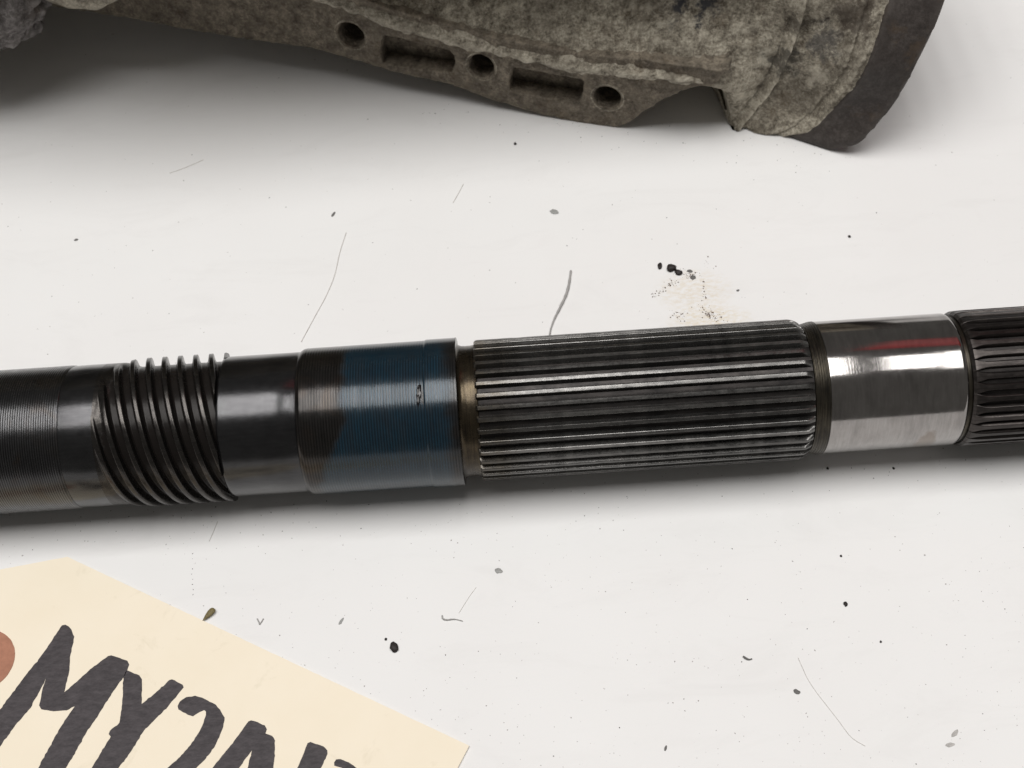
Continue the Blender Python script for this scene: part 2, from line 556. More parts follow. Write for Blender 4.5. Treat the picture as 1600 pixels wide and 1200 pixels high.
# fine-threaded relief, journal, gap, second spline
prof = [(71.7, 14.5), (71.75, 15.6), (72.0, 15.9)]
for i in range(61):
    x = 72.1 + 3.3 * i / 60
    prof.append((x, 15.95 + 0.55 * sstep(72.1, 75.2, x) + 0.06 * math.sin(2 * math.pi * (x - 72) / 0.55)))
prof += [(75.5, 16.45)]
V, Fc = lathe(prof, 128)
make('ridged_relief', V, Fc, MAT_RELIEF, shaft)
V, Fc = lathe([(75.35, 15.5), (75.4, 16.2), (75.55, 16.42), (75.8, 16.46), (107.0, 16.46), (107.35, 16.42), (107.75, 16.25), (108.2, 15.95), (108.25, 15.3)], 200)
make('polished_journal', V, Fc, MAT_JOURNAL, shaft)
V, Fc = lathe([(108.1, 14.5), (108.2, 15.7), (109.4, 15.75), (109.5, 15.7), (109.55, 14.5)], 128)
make('narrow_groove', V, Fc, MAT_RELIEF, shaft)

R_TIP2, R_ROOT2, N2 = 16.85, 15.75, 38
SX2, SX3 = 109.3, 178.0
P2 = 2 * math.pi * R_TIP2 / N2
V, Fc = lathe([(SX2, 14.5), (SX2 + 0.05, R_ROOT2 - 0.1), (SX2 + 0.5, R_ROOT2), (SX3 - 0.5, R_ROOT2), (SX3, R_ROOT2 - .2), (SX3 + .1, 13)], 144)
core2 = make('second_spline', V, Fc, MAT_CORE, shaft)


def sec2(dr, wf):
    wt = (0.46 + 0.5 * wf) * P2 / 2
    wr = (0.70 + 0.30 * wf) * P2 / 2
    t = R_TIP2 - dr
    return [(-wr, R_ROOT2 - 0.3), (-wr * 0.98, R_ROOT2 + 0.05), (-wt, t - 0.12), (-wt + 0.12, t), (0, t + 0.015), (wt - 0.12, t), (wt, t - 0.12), (wr * 0.98, R_ROOT2 + 0.05), (wr, R_ROOT2 - 0.3)]


st = [(SX2 + 0.0, 0.75, 1.0), (SX2 + 0.6, 0.20, 1.0), (SX2 + 1.0, 0.10, 0.92), (SX2 + 1.8, 0.05, 0.55), (SX2 + 2.9, 0.02, 0.2), (SX2 + 4.4, 0.0, 0.0)]
st += [(SX2 + 4.4 + (SX3 - SX2 - 6) * q / 6, rng.uniform(-0.004, 0.006), 0.0) for q in range(1, 7)] + [(SX3 - 0.2, 0.7, 0)]
tm2 = tooth_mesh('spline_tooth', st, sec2, MAT_TOOTH2)
for i in range(N2):
    o = bpy.data.objects.new('spline_tooth', tm2)
    o.rotation_euler = (2 * math.pi * (i + 0.55) / N2, 0, 0)
    scene.collection.objects.link(o)
    o.parent = core2

# ------------------------------------------------------------------ the cast housing behind
housing = empty('cast_housing', (0, 0, 0))
tag(housing, 'corroded brown-grey cast metal housing with a drilled flange and a wide dark round rim', 'housing')


def bump3(p, amp, sc, seed=0.0):
    return amp * noise.fractal(Vector((p[0] * sc + seed, p[1] * sc, p[2] * sc)), 0.9, 2.1, 5)


# curves of the bell mouth: (photo x, photo y, height above the table in mm), bottom to top of what the photo shows
TAIL = [(5, 10, 13), (6, 30, 25), (2, 55, 25), (-4, 78, 10), (-9, 86, -15), (-12, 82, -33), (-14, 70, -43)]


def mouth_curve(pts, n, shrink=0.0, dx=0.0):
    P = [at(x, y, z) for x, y, z in pts]
    top = P[-1]
    P += [top + np.array(o) for o in TAIL]
    b = P[0].copy()
    P.append(np.array([b[0] - 6, b[1] + 40, max(1.0, b[2])]))
    P.append(np.array([b[0] - 1.5, b[1] + 5, b[2]]))
    P = [p.copy() for p in P]
    for p in P:
        p[2] = max(0.4, p[2])
    P.append(P[0].copy())
    k = len(P) - 1
    out = []
    seg = [np.linalg.norm(P[i + 1] - P[i]) for i in range(k)]
    # Catmull-Rom, points shared between the segments by fixed counts so that curves correspond
    cnt = [max(2, int(round(n * w_))) for w_ in WEI]
    for i in range(k):
        p0, p1, p2, p3 = P[(i - 1) % k], P[i], P[(i + 1) % k], P[(i + 2) % k]
        for q in range(cnt[i]):
            f = q / cnt[i]
            c = 0.5 * ((2 * p1) + (-p0 + p2) * f + (2 * p0 - 5 * p1 + 4 * p2 - p3) * f * f + (-p0 + 3 * p1 - 3 * p2 + p3) * f ** 3)
            c[2] = max(0.3, c[2])
            out.append(c)
    out = np.array(out)
    cen = out.mean(0)
    if shrink:
        d = out - cen
        L = np.linalg.norm(d, axis=1, keepdims=True)
        out = out - d / L * shrink
    out[:, 0] += dx
    return out


ZS = [0.4, 4, 9, 16, 24, 31, 38.5, 47]
WEI = [0.05] * 7 + [0.06, 0.08, 0.09, 0.09, 0.09, 0.06, 0.05, 0.06, 0.06, 0.02]
C_OUT = [(1296, 231), (1336, 227), (1361, 208), (1391, 172), (1416, 135), (1434, 100), (1457, 54), (1478, 0)]
C_IN = [(1232, 213), (1266, 209), (1293, 187), (1319, 161), (1341, 133), (1358, 104), (1376, 58), (1393, 0)]
C_STEP = [(1222, 211), (1254, 204), (1281, 183), (1306, 158), (1327, 130), (1343, 101), (1360, 56), (1376, 0)]
C_MID = [(1185, 208), (1222, 194), (1250, 172), (1275, 146), (1294, 117), (1309, 88), (1324, 46), (1338, 0)]
C_RIB = [(1146, 196), (1158, 183), (1175, 160), (1198, 132), (1214, 98), (1227, 68), (1240, 30), (1249, -4)]


def mc(c, shrink=0.0, dx=0.0, n=300):
    return mouth_curve([(x, y, z) for (x, y), z in zip(c, ZS)], n, shrink, dx)


def loft(name, rings, mat, parent, wob=0.0, sharp=50, cap=False):
    V, Fc = [], []
    m = len(rings[0])
    for r in rings:
        cen = r.mean(0)
        for p in r:
            q = p
            if wob:
                d = p - cen
                d /= np.linalg.norm(d)
                q = p + d * (bump3(p, wob, 0.09) + bump3(p, wob * 0.8, 0.35, 9) + bump3(p, wob * 0.5, 1.0, 3))
                q[2] = max(0.3, q[2])
            V.append(tuple(q))
    for j in range(len(rings) - 1):
        for i in range(m):
            k = (i + 1) % m
            Fc.append((j * m + i, j * m + k, (j + 1) * m + k, (j + 1) * m + i))
    if cap:
        Fc.append(tuple((len(rings) - 1) * m + i for i in range(m)))
    return make(name, V, Fc, mat, parent, sharp=sharp)


def between(a, b, n, curve=lambda f: 0.0):
    out = []
    for k in range(n + 1):
        f = k / n
        r = a * (1 - f) + b * f
        if curve(f):
            d = r - r.mean(0)
            r = r + d / np.linalg.norm(d, axis=1, keepdims=True) * curve(f)
        out.append(r)
    return out


o_, i_ = mc(C_OUT), mc(C_IN)
# chips knocked out of the outer edge
ed = o_.copy()
for idx, wd, dp in ((38, 3, 1.0), (60, 5, 1.1), (72, 4, 1.9), (77, 6, 1.5), (88, 4, 0.8), (30, 3, 0.6)):
    for k in range(-wd, wd + 1):
        f = 1 - abs(k) / (wd + 1)
        ed[idx + k, 0] -= dp * f * 1.2
rimrings = [mc(C_OUT, 14, -14), mc(C_OUT, 13.5, -6), mc(C_OUT, 12.5, -0.6), mc(C_OUT, 11.5, 0.0), mc(C_OUT, 0.9, 0.1), ed - np.array([0.35, 0, 0])]
rimrings += between(o_ - np.array([1.6, 0, 0]), i_, 8)[0:] + [mc(C_IN, 0.7, -0.4), mc(C_IN, 3, -0.6)]
loft('machined_rim', rimrings, MAT_RIM, housing, sharp=45)
s_, m_, r_ = mc(C_STEP), mc(C_MID), mc(C_RIB)
bell = [mc(C_IN, 4, -0.2), mc(C_IN, 0.9, -0.3)] + between(mc(C_IN, 1.0, -0.5), s_, 4)[:-1]
bell += between(s_, m_, 16, lambda f: -1.3 * math.exp(-((f - 0.35) / 0.16) ** 2))
bell += between(m_, r_, 22, lambda f: -0.9 * math.sin(math.pi * f) ** 1 * (1 - f) + 2.2 * math.exp(-((f - 0.92) / 0.06) ** 2))[1:]
bell += [mc(C_RIB, 1.2, -1.2), mc(C_RIB, 5, -2.5)]
loft('bell', bell, MAT_CAST, housing, wob=0.5, sharp=70)

# flange plate standing on the table, in a vertical plane facing the camera
FP = at(955, 196, 0.8)
fn = np.array([math.sin(0.3), math.cos(0.3), 0])      # away from the camera
fd = np.array([math.cos(0.3), -math.sin(0.3), 0])     # along the flange, to the right


def on_flange(px, py, off=0.0):
    d = ray(px, py)
    k = ((FP + fn * off - CAM) @ fn) / (d @ fn)
    h = CAM + d * k
    return ((h - FP) @ fd, h[2])


E1 = [(84, 9), (140, 17), (196, 26), (290, 44), (385, 60), (480, 72), (532, 86), (620, 112), (707, 131), (760, 152), (847, 178), (900, 191), (940, 197), (965, 197), (984, 189), (1000, 177), (1030, 157), (1056, 144), (1075, 137), (1094, 133), (1112, 134)]
E2 = [(440, -26), (518, 3), (610, 36), (707, 62), (785, 84), (914, 108), (1005, 115), (1056, 124), (1086, 126), (1116, 133)]
b1 = [on_flange(*p) for p in E1]
b2 = [on_flange(*p) for p in E2]
b1 = [(t, max(0.4, z)) for t, z in b1]
b1 = [(-250, 25.0)] + b1
outline = b1 + [(b1[-1][0] + 3, b1[-1][1] + 6)] + [(t, z + 5) for t, z in b2[::-1]] + [(-250, 62)]


def ell(px, py, rx, ry, n=20, skew=0.0):
    c = on_flange(px, py)
    k = 0.215
    ry *= 1.12
    return [(c[0] + rx * k * math.cos(a), c[1] + ry * k * math.sin(a)) for a in [2 * math.pi * i / n for i in range(n)]]


holes = [ell(548, 55, 22, 22), ell(752, 104, 21, 21), ell(949, 153, 22, 20)]
pockets = [[(592, 58), (600, 52), (690, 74), (706, 78), (713, 88), (711, 112), (703, 117), (600, 103), (592, 95)],
           [(797, 108), (803, 103), (900, 121), (913, 124), (915, 134), (910, 158), (898, 162), (800, 147), (792, 138)]]
pockets = [[on_flange(*p) for p in q] for q in pockets]


def chaikin(p, n=2):
    for _ in range(n):
        p = [tuple(np.array(p[i]) * a + np.array(p[(i + 1) % len(p)]) * (1 - a)) for i in range(len(p)) for a in (0.75, 0.25)]
    return p


def ragged(p, step, amp):
    out = []
    for i in range(len(p)):
        a, b = np.array(p[i]), np.array(p[(i + 1) % len(p)])
        n = max(1, int(np.linalg.norm(b - a) / step))
        for k in range(n):
            q = a + (b - a) * k / n
            out.append((q[0] + amp * noise.noise((q[0] * 0.6, q[1] * 0.6, 1)), max(0.35, q[1] + amp * noise.noise((q[0] * 0.6, q[1] * 0.6, 7)))))
    return out


pockets = [ragged(chaikin(p), 1.0, 0.5) for p in pockets]
holes = [ragged(p, 0.8, 0.22) for p in holes]
outline = ragged(outline, 1.2, 0.55)


def plate(name, outer, cuts, depth, off, mat, parent, bevel=0.35):
    cu = bpy.data.curves.new(name, 'CURVE')
    cu.dimensions, cu.fill_mode = '2D', 'BOTH'
    cu.extrude = depth / 2 * MM
    cu.bevel_depth = bevel * MM
    cu.bevel_resolution = 1
    for pts in [outer] + cuts:
        sp = cu.splines.new('POLY')
        sp.points.add(len(pts) - 1)
        for q, (t, z) in zip(sp.points, pts):
            q.co = (t * MM, z * MM, 0, 1)
        sp.use_cyclic_u = True
    tmp = bpy.data.objects.new('tmp', cu)
    scene.collection.objects.link(tmp)
    me = bpy.data.meshes.new_from_object(tmp.evaluated_get(bpy.context.evaluated_depsgraph_get()))
    bpy.data.objects.remove(tmp)
    bm = bmesh.new()
    bm.from_mesh(me)
    bmesh.ops.remove_doubles(bm, verts=bm.verts, dist=1e-6)
    bm.to_mesh(me)
    bm.free()
    nv = np.empty(len(me.vertices) * 3)
    me.vertices.foreach_get('co', nv)
    nv = nv.reshape(-1, 3)
    P = FP * MM
    out = nv[:, :1] * fd + nv[:, 1:2] * np.array([0, 0, 1.0]) + (off * MM + depth / 2 * MM - nv[:, 2:3]) * fn
    out[:, :2] += P[:2]
    me.vertices.foreach_set('co', out.ravel())
    me.update()
    bm = bmesh.new()
    bm.from_mesh(me)
    bmesh.ops.recalc_face_normals(bm, faces=bm.faces)
    bm.to_mesh(me)
    bm.free()
    me.materials.clear()
    me.materials.append(mat)
    o = bpy.data.objects.new(name, me)
    scene.collection.objects.link(o)
    o.parent = parent
    return o


inset = outline
fl = plate('drilled_flange', outline, holes + pockets, 5.0, 0.5, MAT_FLANGE, housing, 0.5)
plate('flange_back', outline, holes, 8.0, 6.4, MAT_FLANGE, fl, 0.2)


# worn bright rims round the three bores
for (px, py), (rx, ry) in zip(((548, 55), (752, 104), (949, 153)), ((22, 22), (21, 21), (22, 20))):
    c_ = on_flange(px, py)
    V, Fc = [], []
    m = 40
    for kk, (sc_, of) in enumerate(((0.97, 1.6), (0.99, 0.25), (1.04, -0.18), (1.10, -0.12), (1.14, 0.4))):
        for i in range(m):
            a = 2 * math.pi * i / m
            wv = 1 + 0.04 * noise.noise((math.cos(a) * 2, math.sin(a) * 2, px * 0.1 + kk * 0.3))
            t_1, z_1 = c_[0] + rx * 0.215 * sc_ * wv * math.cos(a), c_[1] + ry * 1.12 * 0.215 * sc_ * wv * math.sin(a)
            p = FP + fd * t_1 + fn * of
            V.append((p[0], p[1], z_1))
    for kk in range(4):
        for i in range(m):
            j = (i + 1) % m
            Fc.append((kk * m + i, kk * m + j, (kk + 1) * m + j, (kk + 1) * m + i))
    make('bore_rim', V, Fc, MAT_CAST, fl)


def zE2(t):
    ts = [q[0] for q in b2]
    zs = [q[1] for q in b2]
    if t < ts[0]:
        return zs[0] + (ts[0] - t) * 0.24
    return float(np.interp(t, ts, zs))


# the body: (away, up) profile past the flange's upper edge; above it an unseen bulge is shaped to shade the table
BP = [(14, -7), (2, -2.6), (-1.3, -0.8), (-1.7, 0.9), (-0.3, 3.0), (3.5, 7), (9, 13.5), (16, 23), (18, 36), (11, 47), (5, 55), (2, 66), (6, 76), (20, 84), (45, 88), (75, 84), (100, 66), (116, 36), (118, 4), (108, -14), (80, -18), (50, -16)]
OVER = [0] * 9 + [0.6, 0.9, 1, 1, 0.8, 0.4] + [0] * 7


def spl(pts, n):
    pts = np.array(pts, float)
    d = np.r_[0, np.cumsum(np.linalg.norm(np.diff(pts, axis=0), axis=1) ** 0.75)]
    tt = np.linspace(0, d[-1], n)
    return np.stack([np.interp(tt, d, pts[:, i]) for i in range(2)], 1)


NB = 260
bp = spl(BP, NB)
_d = np.r_[0, np.cumsum(np.linalg.norm(np.diff(np.array(BP, float), axis=0), axis=1) ** 0.75)]
ov = np.interp(np.linspace(0, _d[-1], NB), _d, OVER)
secs = []
ts = list(np.arange(-250, 12, 1.4))
lump = lambda p, k: bump3(p, 0.9 * k, 0.07) + bump3(p, 0.75 * k, 0.30, 5) + bump3(p, 0.38 * k, 0.9, 15)


def body_sec(t):
    z = zE2(t)
    out = []
    k = float(np.interp(t, [-250, -160, -100, -40, 5, 33], [52, 47, 30, 11, 0, -2]))
    g = float(np.interp(t, [-40, 33], [1.0, 0.8]))
    for i, (u, v) in enumerate(bp):
        u = u - k * ov[i]
        v = v * g if v > 0 else v
        p = FP + fd * t + fn * u
        out.append(np.array([p[0], p[1], max(2.0, z + v)]))
    return out


def finish(sec, j):
    out = []
    for i, p in enumerate(sec):
        a, b = sec[max(0, i - 1)], sec[min(NB - 1, i + 1)]
        tg = b - a
        nr = np.cross(tg, fd)
        nr /= (np.linalg.norm(nr) + 1e-9)
        out.append(p - nr * lump(p, 1.0))
    return out


for t in ts:
    secs.append(finish(body_sec(t), 0))
NM = 24
rr = mc(C_RIB, 1.0, -1.0)
# resample the rib curve to NB points starting at its lowest front point
dd = np.r_[0, np.cumsum(np.linalg.norm(np.diff(np.vstack([rr, rr[:1]]), axis=0), axis=1))]
bd = np.r_[0, np.cumsum(np.linalg.norm(np.diff(bp, axis=0), axis=1))]
tt = bd / bd[-1] * dd[-1] * 0.985 + dd[-1] * 0.0
rc = np.stack([np.interp(tt, dd, np.r_[rr[:, i], rr[0, i]]) for i in range(3)], 1)
for j in range(1, NM + 1):
    f = j / NM
    t = ts[-1] + (33 - ts[-1]) * f
    bs = body_sec(t)
    sec = []
    for i in range(NB):
        e = 16.0 * math.exp(-i / 14.0) + 1.3
        k = sstep(0, 1, f) ** e
        sec.append((1 - k) * bs[i] + k * rc[i])
    secs.append(finish(sec, j))
V = [tuple(p) for s in secs for p in s]
Fc = []
for j in range(len(secs) - 1):
    for i in range(NB):
        k = (i + 1) % NB
        Fc.append((j * NB + i, j * NB + k, (j + 1) * NB + k, (j + 1) * NB + i))
Fc.append(tuple(range(NB)))
make('housing_body', V, Fc, MAT_CAST, housing, sharp=70)


def blob(name, c, rad, mat, parent, sub=4, amp=0.2, sc=0.12, rot=0.0, tilt=0.0, minz=None):
    bm = bmesh.new()
    bmesh.ops.create_icosphere(bm, subdivisions=sub, radius=1.0)
    V = []
    R = Matrix.Rotation(rot, 3, 'Z') @ Matrix.Rotation(tilt, 3, 'Y')
    mean = sum(rad) / 3
    for v in bm.verts:
        d = v.co.copy()
        p = Vector((d.x * rad[0], d.y * rad[1], d.z * rad[2]))
        q = p * sc + Vector(c) * 0.37
        k = 1 + amp * noise.fractal(q, 0.8, 2.2, 5)
        p = R @ (p * k) + Vector(c)
        if minz is not None:
            p.z = max(minz, p.z)
        V.append(p)
    Fc = [tuple(v.index for v in f.verts) for f in bm.faces]
    bm.free()
    return make(name, V, Fc, mat, parent, sharp=80)


# crusty lug at the left and a pale boss between it and the flange
q = at(8, 22, 34)
blob('mounting_lug', (q[0] - 9, q[1] + 4, 37), (24, 15, 17), MAT_LUG, housing, 5, 0.22, 0.11, 0.5)
q = at(112, -6, 36)
blob('boss', (q[0], q[1] + 4, 38), (16, 8, 7.5), MAT_CAST, housing, 4, 0.12, 0.1, -0.25)

# unseen masses added up and left of the frame to block light
blob('shade_mass_end', (-188, 232, 82), (48, 42, 80), MAT_CAST, housing, 5, 0.10, 0.04, 0.2, minz=0.5)
blob('shade_mass_side', (-216, 165, 60), (42, 46, 62), MAT_CAST, housing, 5, 0.08, 0.05, 0.1, minz=0.5)

# ------------------------------------------------------------------ the manila tag
MAT_PAPER = NT('manila_card')
_c = MAT_PAPER.ramp(MAT_PAPER.noise(0.05, 4), [(0.3, (0.875, 0.785, 0.63)), (0.7, (0.90, 0.815, 0.67))])
_s = MAT_PAPER.ramp(MAT_PAPER.noise(0.09, 5, 0.7, dist=0.6), [(0.60, 0.0), (0.78, 0.5)])
_c = MAT_PAPER.mix(_s, _c, (0.62, 0.55, 0.40))
MAT_PAPER.col(_c)
MAT_PAPER.set(Roughness=0.75, Specular_IOR_Level=0.25)
MAT_PAPER.bump(MAT_PAPER.noise(2.5, 5, 0.7), 0.12, 0.05)
MAT_PAPER = MAT_PAPER.m
t_ = NT('marker_ink')
t_.col(t_.ramp(t_.noise(0.8, 6, 0.75, vec=t_.stretch((0.55, 1.5, 1), (0, 0, -1.0))), [(0.35, (0.036, 0.031, 0.034)), (0.68, (0.080, 0.070, 0.075))]))
t_.set(Roughness=0.6, Specular_IOR_Level=0.3)
MAT_INK = t_.m
MAT_PATCH = m_plain('brown_fibre_patch', (0.40, 0.19, 0.125), 0.8, 0.25, 0.12, 0.6)
MAT_EDGE = None

TAGZ = 0.55
A = at(105, 870, TAGZ)
Bp = at(733, 1165, TAGZ)
u = (Bp - A)
LEN = float(np.linalg.norm(u))
u /= LEN
v = np.array([u[1], -u[0], 0.0])           # across the tag, towards the camera
pc = at(-30, 1033, TAGZ) - A
half = float(pc @ v)
c0 = at(0, 890, TAGZ) - A
cu_, cv_ = float(c0 @ u), float(c0 @ v)
end_v = max(8.0, half - 13)
slope = cu_ / cv_
end_u = slope * end_v
outline2 = [(0, 0), (LEN, 0), (LEN, 2 * half), (0, 2 * half), (end_u, 2 * half - end_v), (end_u, end_v)]
card = empty('manila_tag', tuple((A + u * LEN / 2) * MM * np.array([1, 1, 0])))
tag(card, 'cream manila card tag with black handwritten marker capitals, lying below the shaft', 'tag')
CO = np.array(card.location)


def on_card(px, py, z):
    return at(px, py, z) - CO / MM


def prism(name, pts, z0, z1, mat, parent, bev=0.0, curl=None):
    """flat outline in mm (card space) extruded z0..z1"""
    bm = bmesh.new()
    vs = [bm.verts.new((p[0], p[1], z0)) for p in pts]
    f = bm.faces.new(vs)
    r = bmesh.ops.extrude_face_region(bm, geom=[f])
    bmesh.ops.translate(bm, verts=[g for g in r['geom'] if isinstance(g, bmesh.types.BMVert)], vec=(0, 0, z1 - z0))
    bmesh.ops.triangulate(bm, faces=[f for f in bm.faces if len(f.verts) > 4])
    V = [tuple(q.co) for q in bm.verts]
    bm.verts.index_update()
    Fc = [tuple(q.index for q in f.verts) for f in bm.faces]
    bm.free()
    return make(name, V, Fc, mat, parent, smooth=False)


def card_pt(a, b):
    p = A + u * a + v * b - CO / MM
    return (p[0], p[1])


# slightly wavy cut edges
ol = []
for i in range(len(outline2)):
    p, q = np.array(outline2[i]), np.array(outline2[(i + 1) % len(outline2)])
    L = np.linalg.norm(q - p)
    n = max(2, int(L / 1.2))
    nn = np.array([-(q - p)[1], (q - p)[0]]) / L
    for k in range(n):
        ol.append(card_pt(*(p + (q - p) * k / n + nn * rng.normal(0, 0.025))))
prism('card', ol, TAGZ - 0.32, TAGZ, MAT_PAPER, card)
pp = [card_pt(*(np.array([pc @ u, pc @ v]) + 8.05 * np.array([math.cos(a), math.sin(a)]) * (1 + rng.normal(0, 0.004)))) for a in np.linspace(0, 2 * math.pi, 64, endpoint=False)]
prism('eyelet_patch', pp, TAGZ + 0.002, TAGZ + 0.16, MAT_PATCH, card)

Z1 = lambda pts: [(x / 4.8, 950 + y / 4.8) for x, y in pts]
Z2 = lambda pts: [(250 + x / 4.85, 1020 + y / 4.85) for x, y in pts]
letters = [
    Z1([(-330, 1200), (-150, 960), (0, 760), (120, 600), (180, 520), (300, 370), (375, 265), (430, 180), (465, 130), (490, 125), (515, 138), (535, 160), (558, 215), (545, 280), (525, 370), (522, 460), (515, 500), (495, 570), (482, 632), (560, 565), (690, 450), (755, 400), (810, 360), (835, 355), (900, 375), (955, 395), (970, 425), (955, 468), (925, 520), (885, 575), (830, 660), (720, 830), (650, 930), (600, 1020), (540, 1130), (495, 1200), (380, 1400), (170, 1400), (290, 1195), (360, 1060), (450, 900), (510, 810), (560, 738), (500, 768), (400, 775), (310, 760), (293, 730), (310, 650), (320, 600), (348, 525), (300, 620), (265, 680), (230, 750), (130, 860), (0, 1040), (-150, 1250)]),
    Z1([(955, 468), (985, 480), (1045, 505), (1065, 535), (1066, 620), (1062, 720), (1150, 650), (1270, 540), (1290, 535), (1370, 575), (1378, 595), (1320, 670), (1260, 740), (1150, 850), (1080, 920), (980, 1080), (890, 1200), (760, 1390), (570, 1390), (690, 1195), (760, 1080), (830, 965), (815, 945), (825, 920), (895, 860), (905, 800), (912, 760), (918, 680), (920, 600), (925, 520), (940, 480)]),
    Z2([(133, 405), (150, 370), (200, 335), (265, 325), (320, 340), (400, 380), (455, 430), (490, 490), (480, 560), (450, 640), (410, 720), (330, 820), (275, 873), (150, 1000), (-60, 1000), (60, 870), (150, 790), (230, 700), (290, 610), (330, 530), (348, 470), (348, 445), (335, 435), (300, 450), (250, 482), (210, 470), (140, 430)]),
    Z2([(670, 520), (690, 512), (740, 525), (795, 550), (810, 580), (800, 612), (850, 630), (872, 665), (872, 780), (860, 873), (850, 1000), (650, 1000), (668, 860), (680, 800), (698, 740), (650, 800), (600, 873), (510, 1000), (310, 1000), (400, 870), (470, 780), (560, 670), (620, 590)]),
    Z2([(1118, 685), (1140, 675), (1240, 710), (1268, 740), (1270, 765), (1220, 873), (1170, 1000), (990, 1000), (1040, 873), (1090, 760)]),
    Z2([(1320, 830), (1335, 808), (1365, 805), (1430, 830), (1500, 880), (1600, 960), (1450, 960), (1380, 873), (1320, 855)]),
]
for L in letters:
    fine = []
    for i in range(len(L)):
        p, q = np.array(L[i]), np.array(L[(i + 1) % len(L)])
        n = max(1, int(np.linalg.norm(q - p) / 4))
        for k in range(n):
            w_ = on_card(*(p + (q - p) * k / n + (rng.normal(0, 0.35, 2) if k else 0)), TAGZ)
            fine.append((w_[0], w_[1]))
    prism('letter', fine, TAGZ + 0.004, TAGZ + 0.022, MAT_INK, card)

# ------------------------------------------------------------------ red panel hanging in the shop (mirrored in the journal)
MAT_RED = m_plain('red_panel_paint', (0.36, 0.02, 0.022), 0.5, 0.4, 0.1, 0.01)
V = [(x, y, z) for x in (620, 2300) for y in (1290, 1305) for z in (1450, 2600)]
Fc = [(0, 1, 3, 2), (4, 6, 7, 5), (0, 4, 5, 1), (2, 3, 7, 6), (0, 2, 6, 4), (1, 5, 7, 3)]
tag(make('hanging_panel', V, Fc, MAT_RED, smooth=False), 'red hanging panel seen only as the red band mirrored in the polished journal', 'panel')

# ------------------------------------------------------------------ crumbs, flakes, fibres lying on the table
MAT_GRIT = m_plain('black_grit', (0.018, 0.013, 0.012), 0.6, 0.4, 0.4)
MAT_FLAKE = m_plain('grey_metal_flake', (0.30, 0.30, 0.29), 0.5, 0.5, 0.25, 3.0)
MAT_DARKFLAKE = m_plain('dark_grey_flake', (0.13, 0.125, 0.12), 0.6, 0.4, 0.3, 3.0)
MAT_SEED = m_plain('olive_husk', (0.17, 0.135, 0.055), 0.6, 0.4, 0.35, 2.0)
MAT_FIBRE = m_plain('grey_fibre', (0.36, 0.35, 0.34), 0.8, 0.2, 0.2)
MAT_HAIR = m_plain('fine_grey_hair', (0.60, 0.58, 0.55), 0.7, 0.2, 0.1)
MAT_SCR = m_plain('grey_scuff', (0.45, 0.435, 0.42), 0.7, 0.2, 0.2)


def size_at(px, py):
    return float(np.linalg.norm(at(px + 1, py) - at(px, py)))


def local(o, loc):
    """move a mesh built in table mm so that its origin is at loc (mm)"""
    me = o.data
    me.transform(Matrix.Translation(-Vector(loc) * MM))
    o.location = Vector(loc) * MM
    return o


def crumb(name, px, py, wpx, hpx, mat, label, cat, rot=0.0, group=None, flat=0.55, lift=0.0):
    c = at(px, py)
    k = size_at(px, py)
    rx, ry = wpx * k / 2, hpx * k / 2 * 1.15
    rz = min(rx, ry) * flat
    o = blob(name, (c[0], c[1], rz * 0.75 + lift), (rx, ry, rz), mat, None, 3, 0.30, 1.2 / max(rx, ry), rot, minz=0.004)
    tag(local(o, (c[0], c[1], 0)), label, cat, group)
    return o


def strand(name, pts, wpx, mat, label, cat, group=None, taper=True, lift=None):
    P = [at(*p) for p in pts]
    k = size_at(*pts[0])
    r0 = wpx * k / 2
    pts3 = []
    for i in range(len(P) - 1):
        p0, p1, p2, p3 = P[max(0, i - 1)], P[i], P[i + 1], P[min(len(P) - 1, i + 2)]
        for s in np.linspace(0, 1, 7)[:-1]:
            pts3.append(0.5 * ((2 * p1) + (-p0 + p2) * s + (2 * p0 - 5 * p1 + 4 * p2 - p3) * s * s + (-p0 + 3 * p1 - 3 * p2 + p3) * s ** 3))
    pts3.append(P[-1])
    V, Fc = [], []
    m = 6
    n = len(pts3)
    for i, p in enumerate(pts3):
        tg = pts3[min(n - 1, i + 1)] - pts3[max(0, i - 1)]
        tg /= np.linalg.norm(tg) + 1e-9
        sd = np.cross(tg, [0, 0, 1])
        f = i / (n - 1)
        r = r0 * (0.55 + 0.45 * math.sin(math.pi * min(1, f * 1.15 + 0.12)) if taper else 1.0) * (1 + 0.12 * math.sin(i * 1.7))
        for j in range(m):
            a = 2 * math.pi * j / m
            q = p + sd * r * math.cos(a) + np.array([0, 0, 1]) * (r * math.sin(a) + r0)
            V.append((q[0], q[1], q[2]))
    for i in range(n - 1):
        for j in range(m):
            k2 = (j + 1) % m
            Fc.append((i * m + j, i * m + k2, (i + 1) * m + k2, (i + 1) * m + j))
    Fc += [tuple(range(m)), tuple((n - 1) * m + j for j in range(m))]
    o = make(name, V, Fc, mat, None)
    c = P[len(P) // 2]
    tag(local(o, (c[0], c[1], 0)), label, cat, group)
    return o


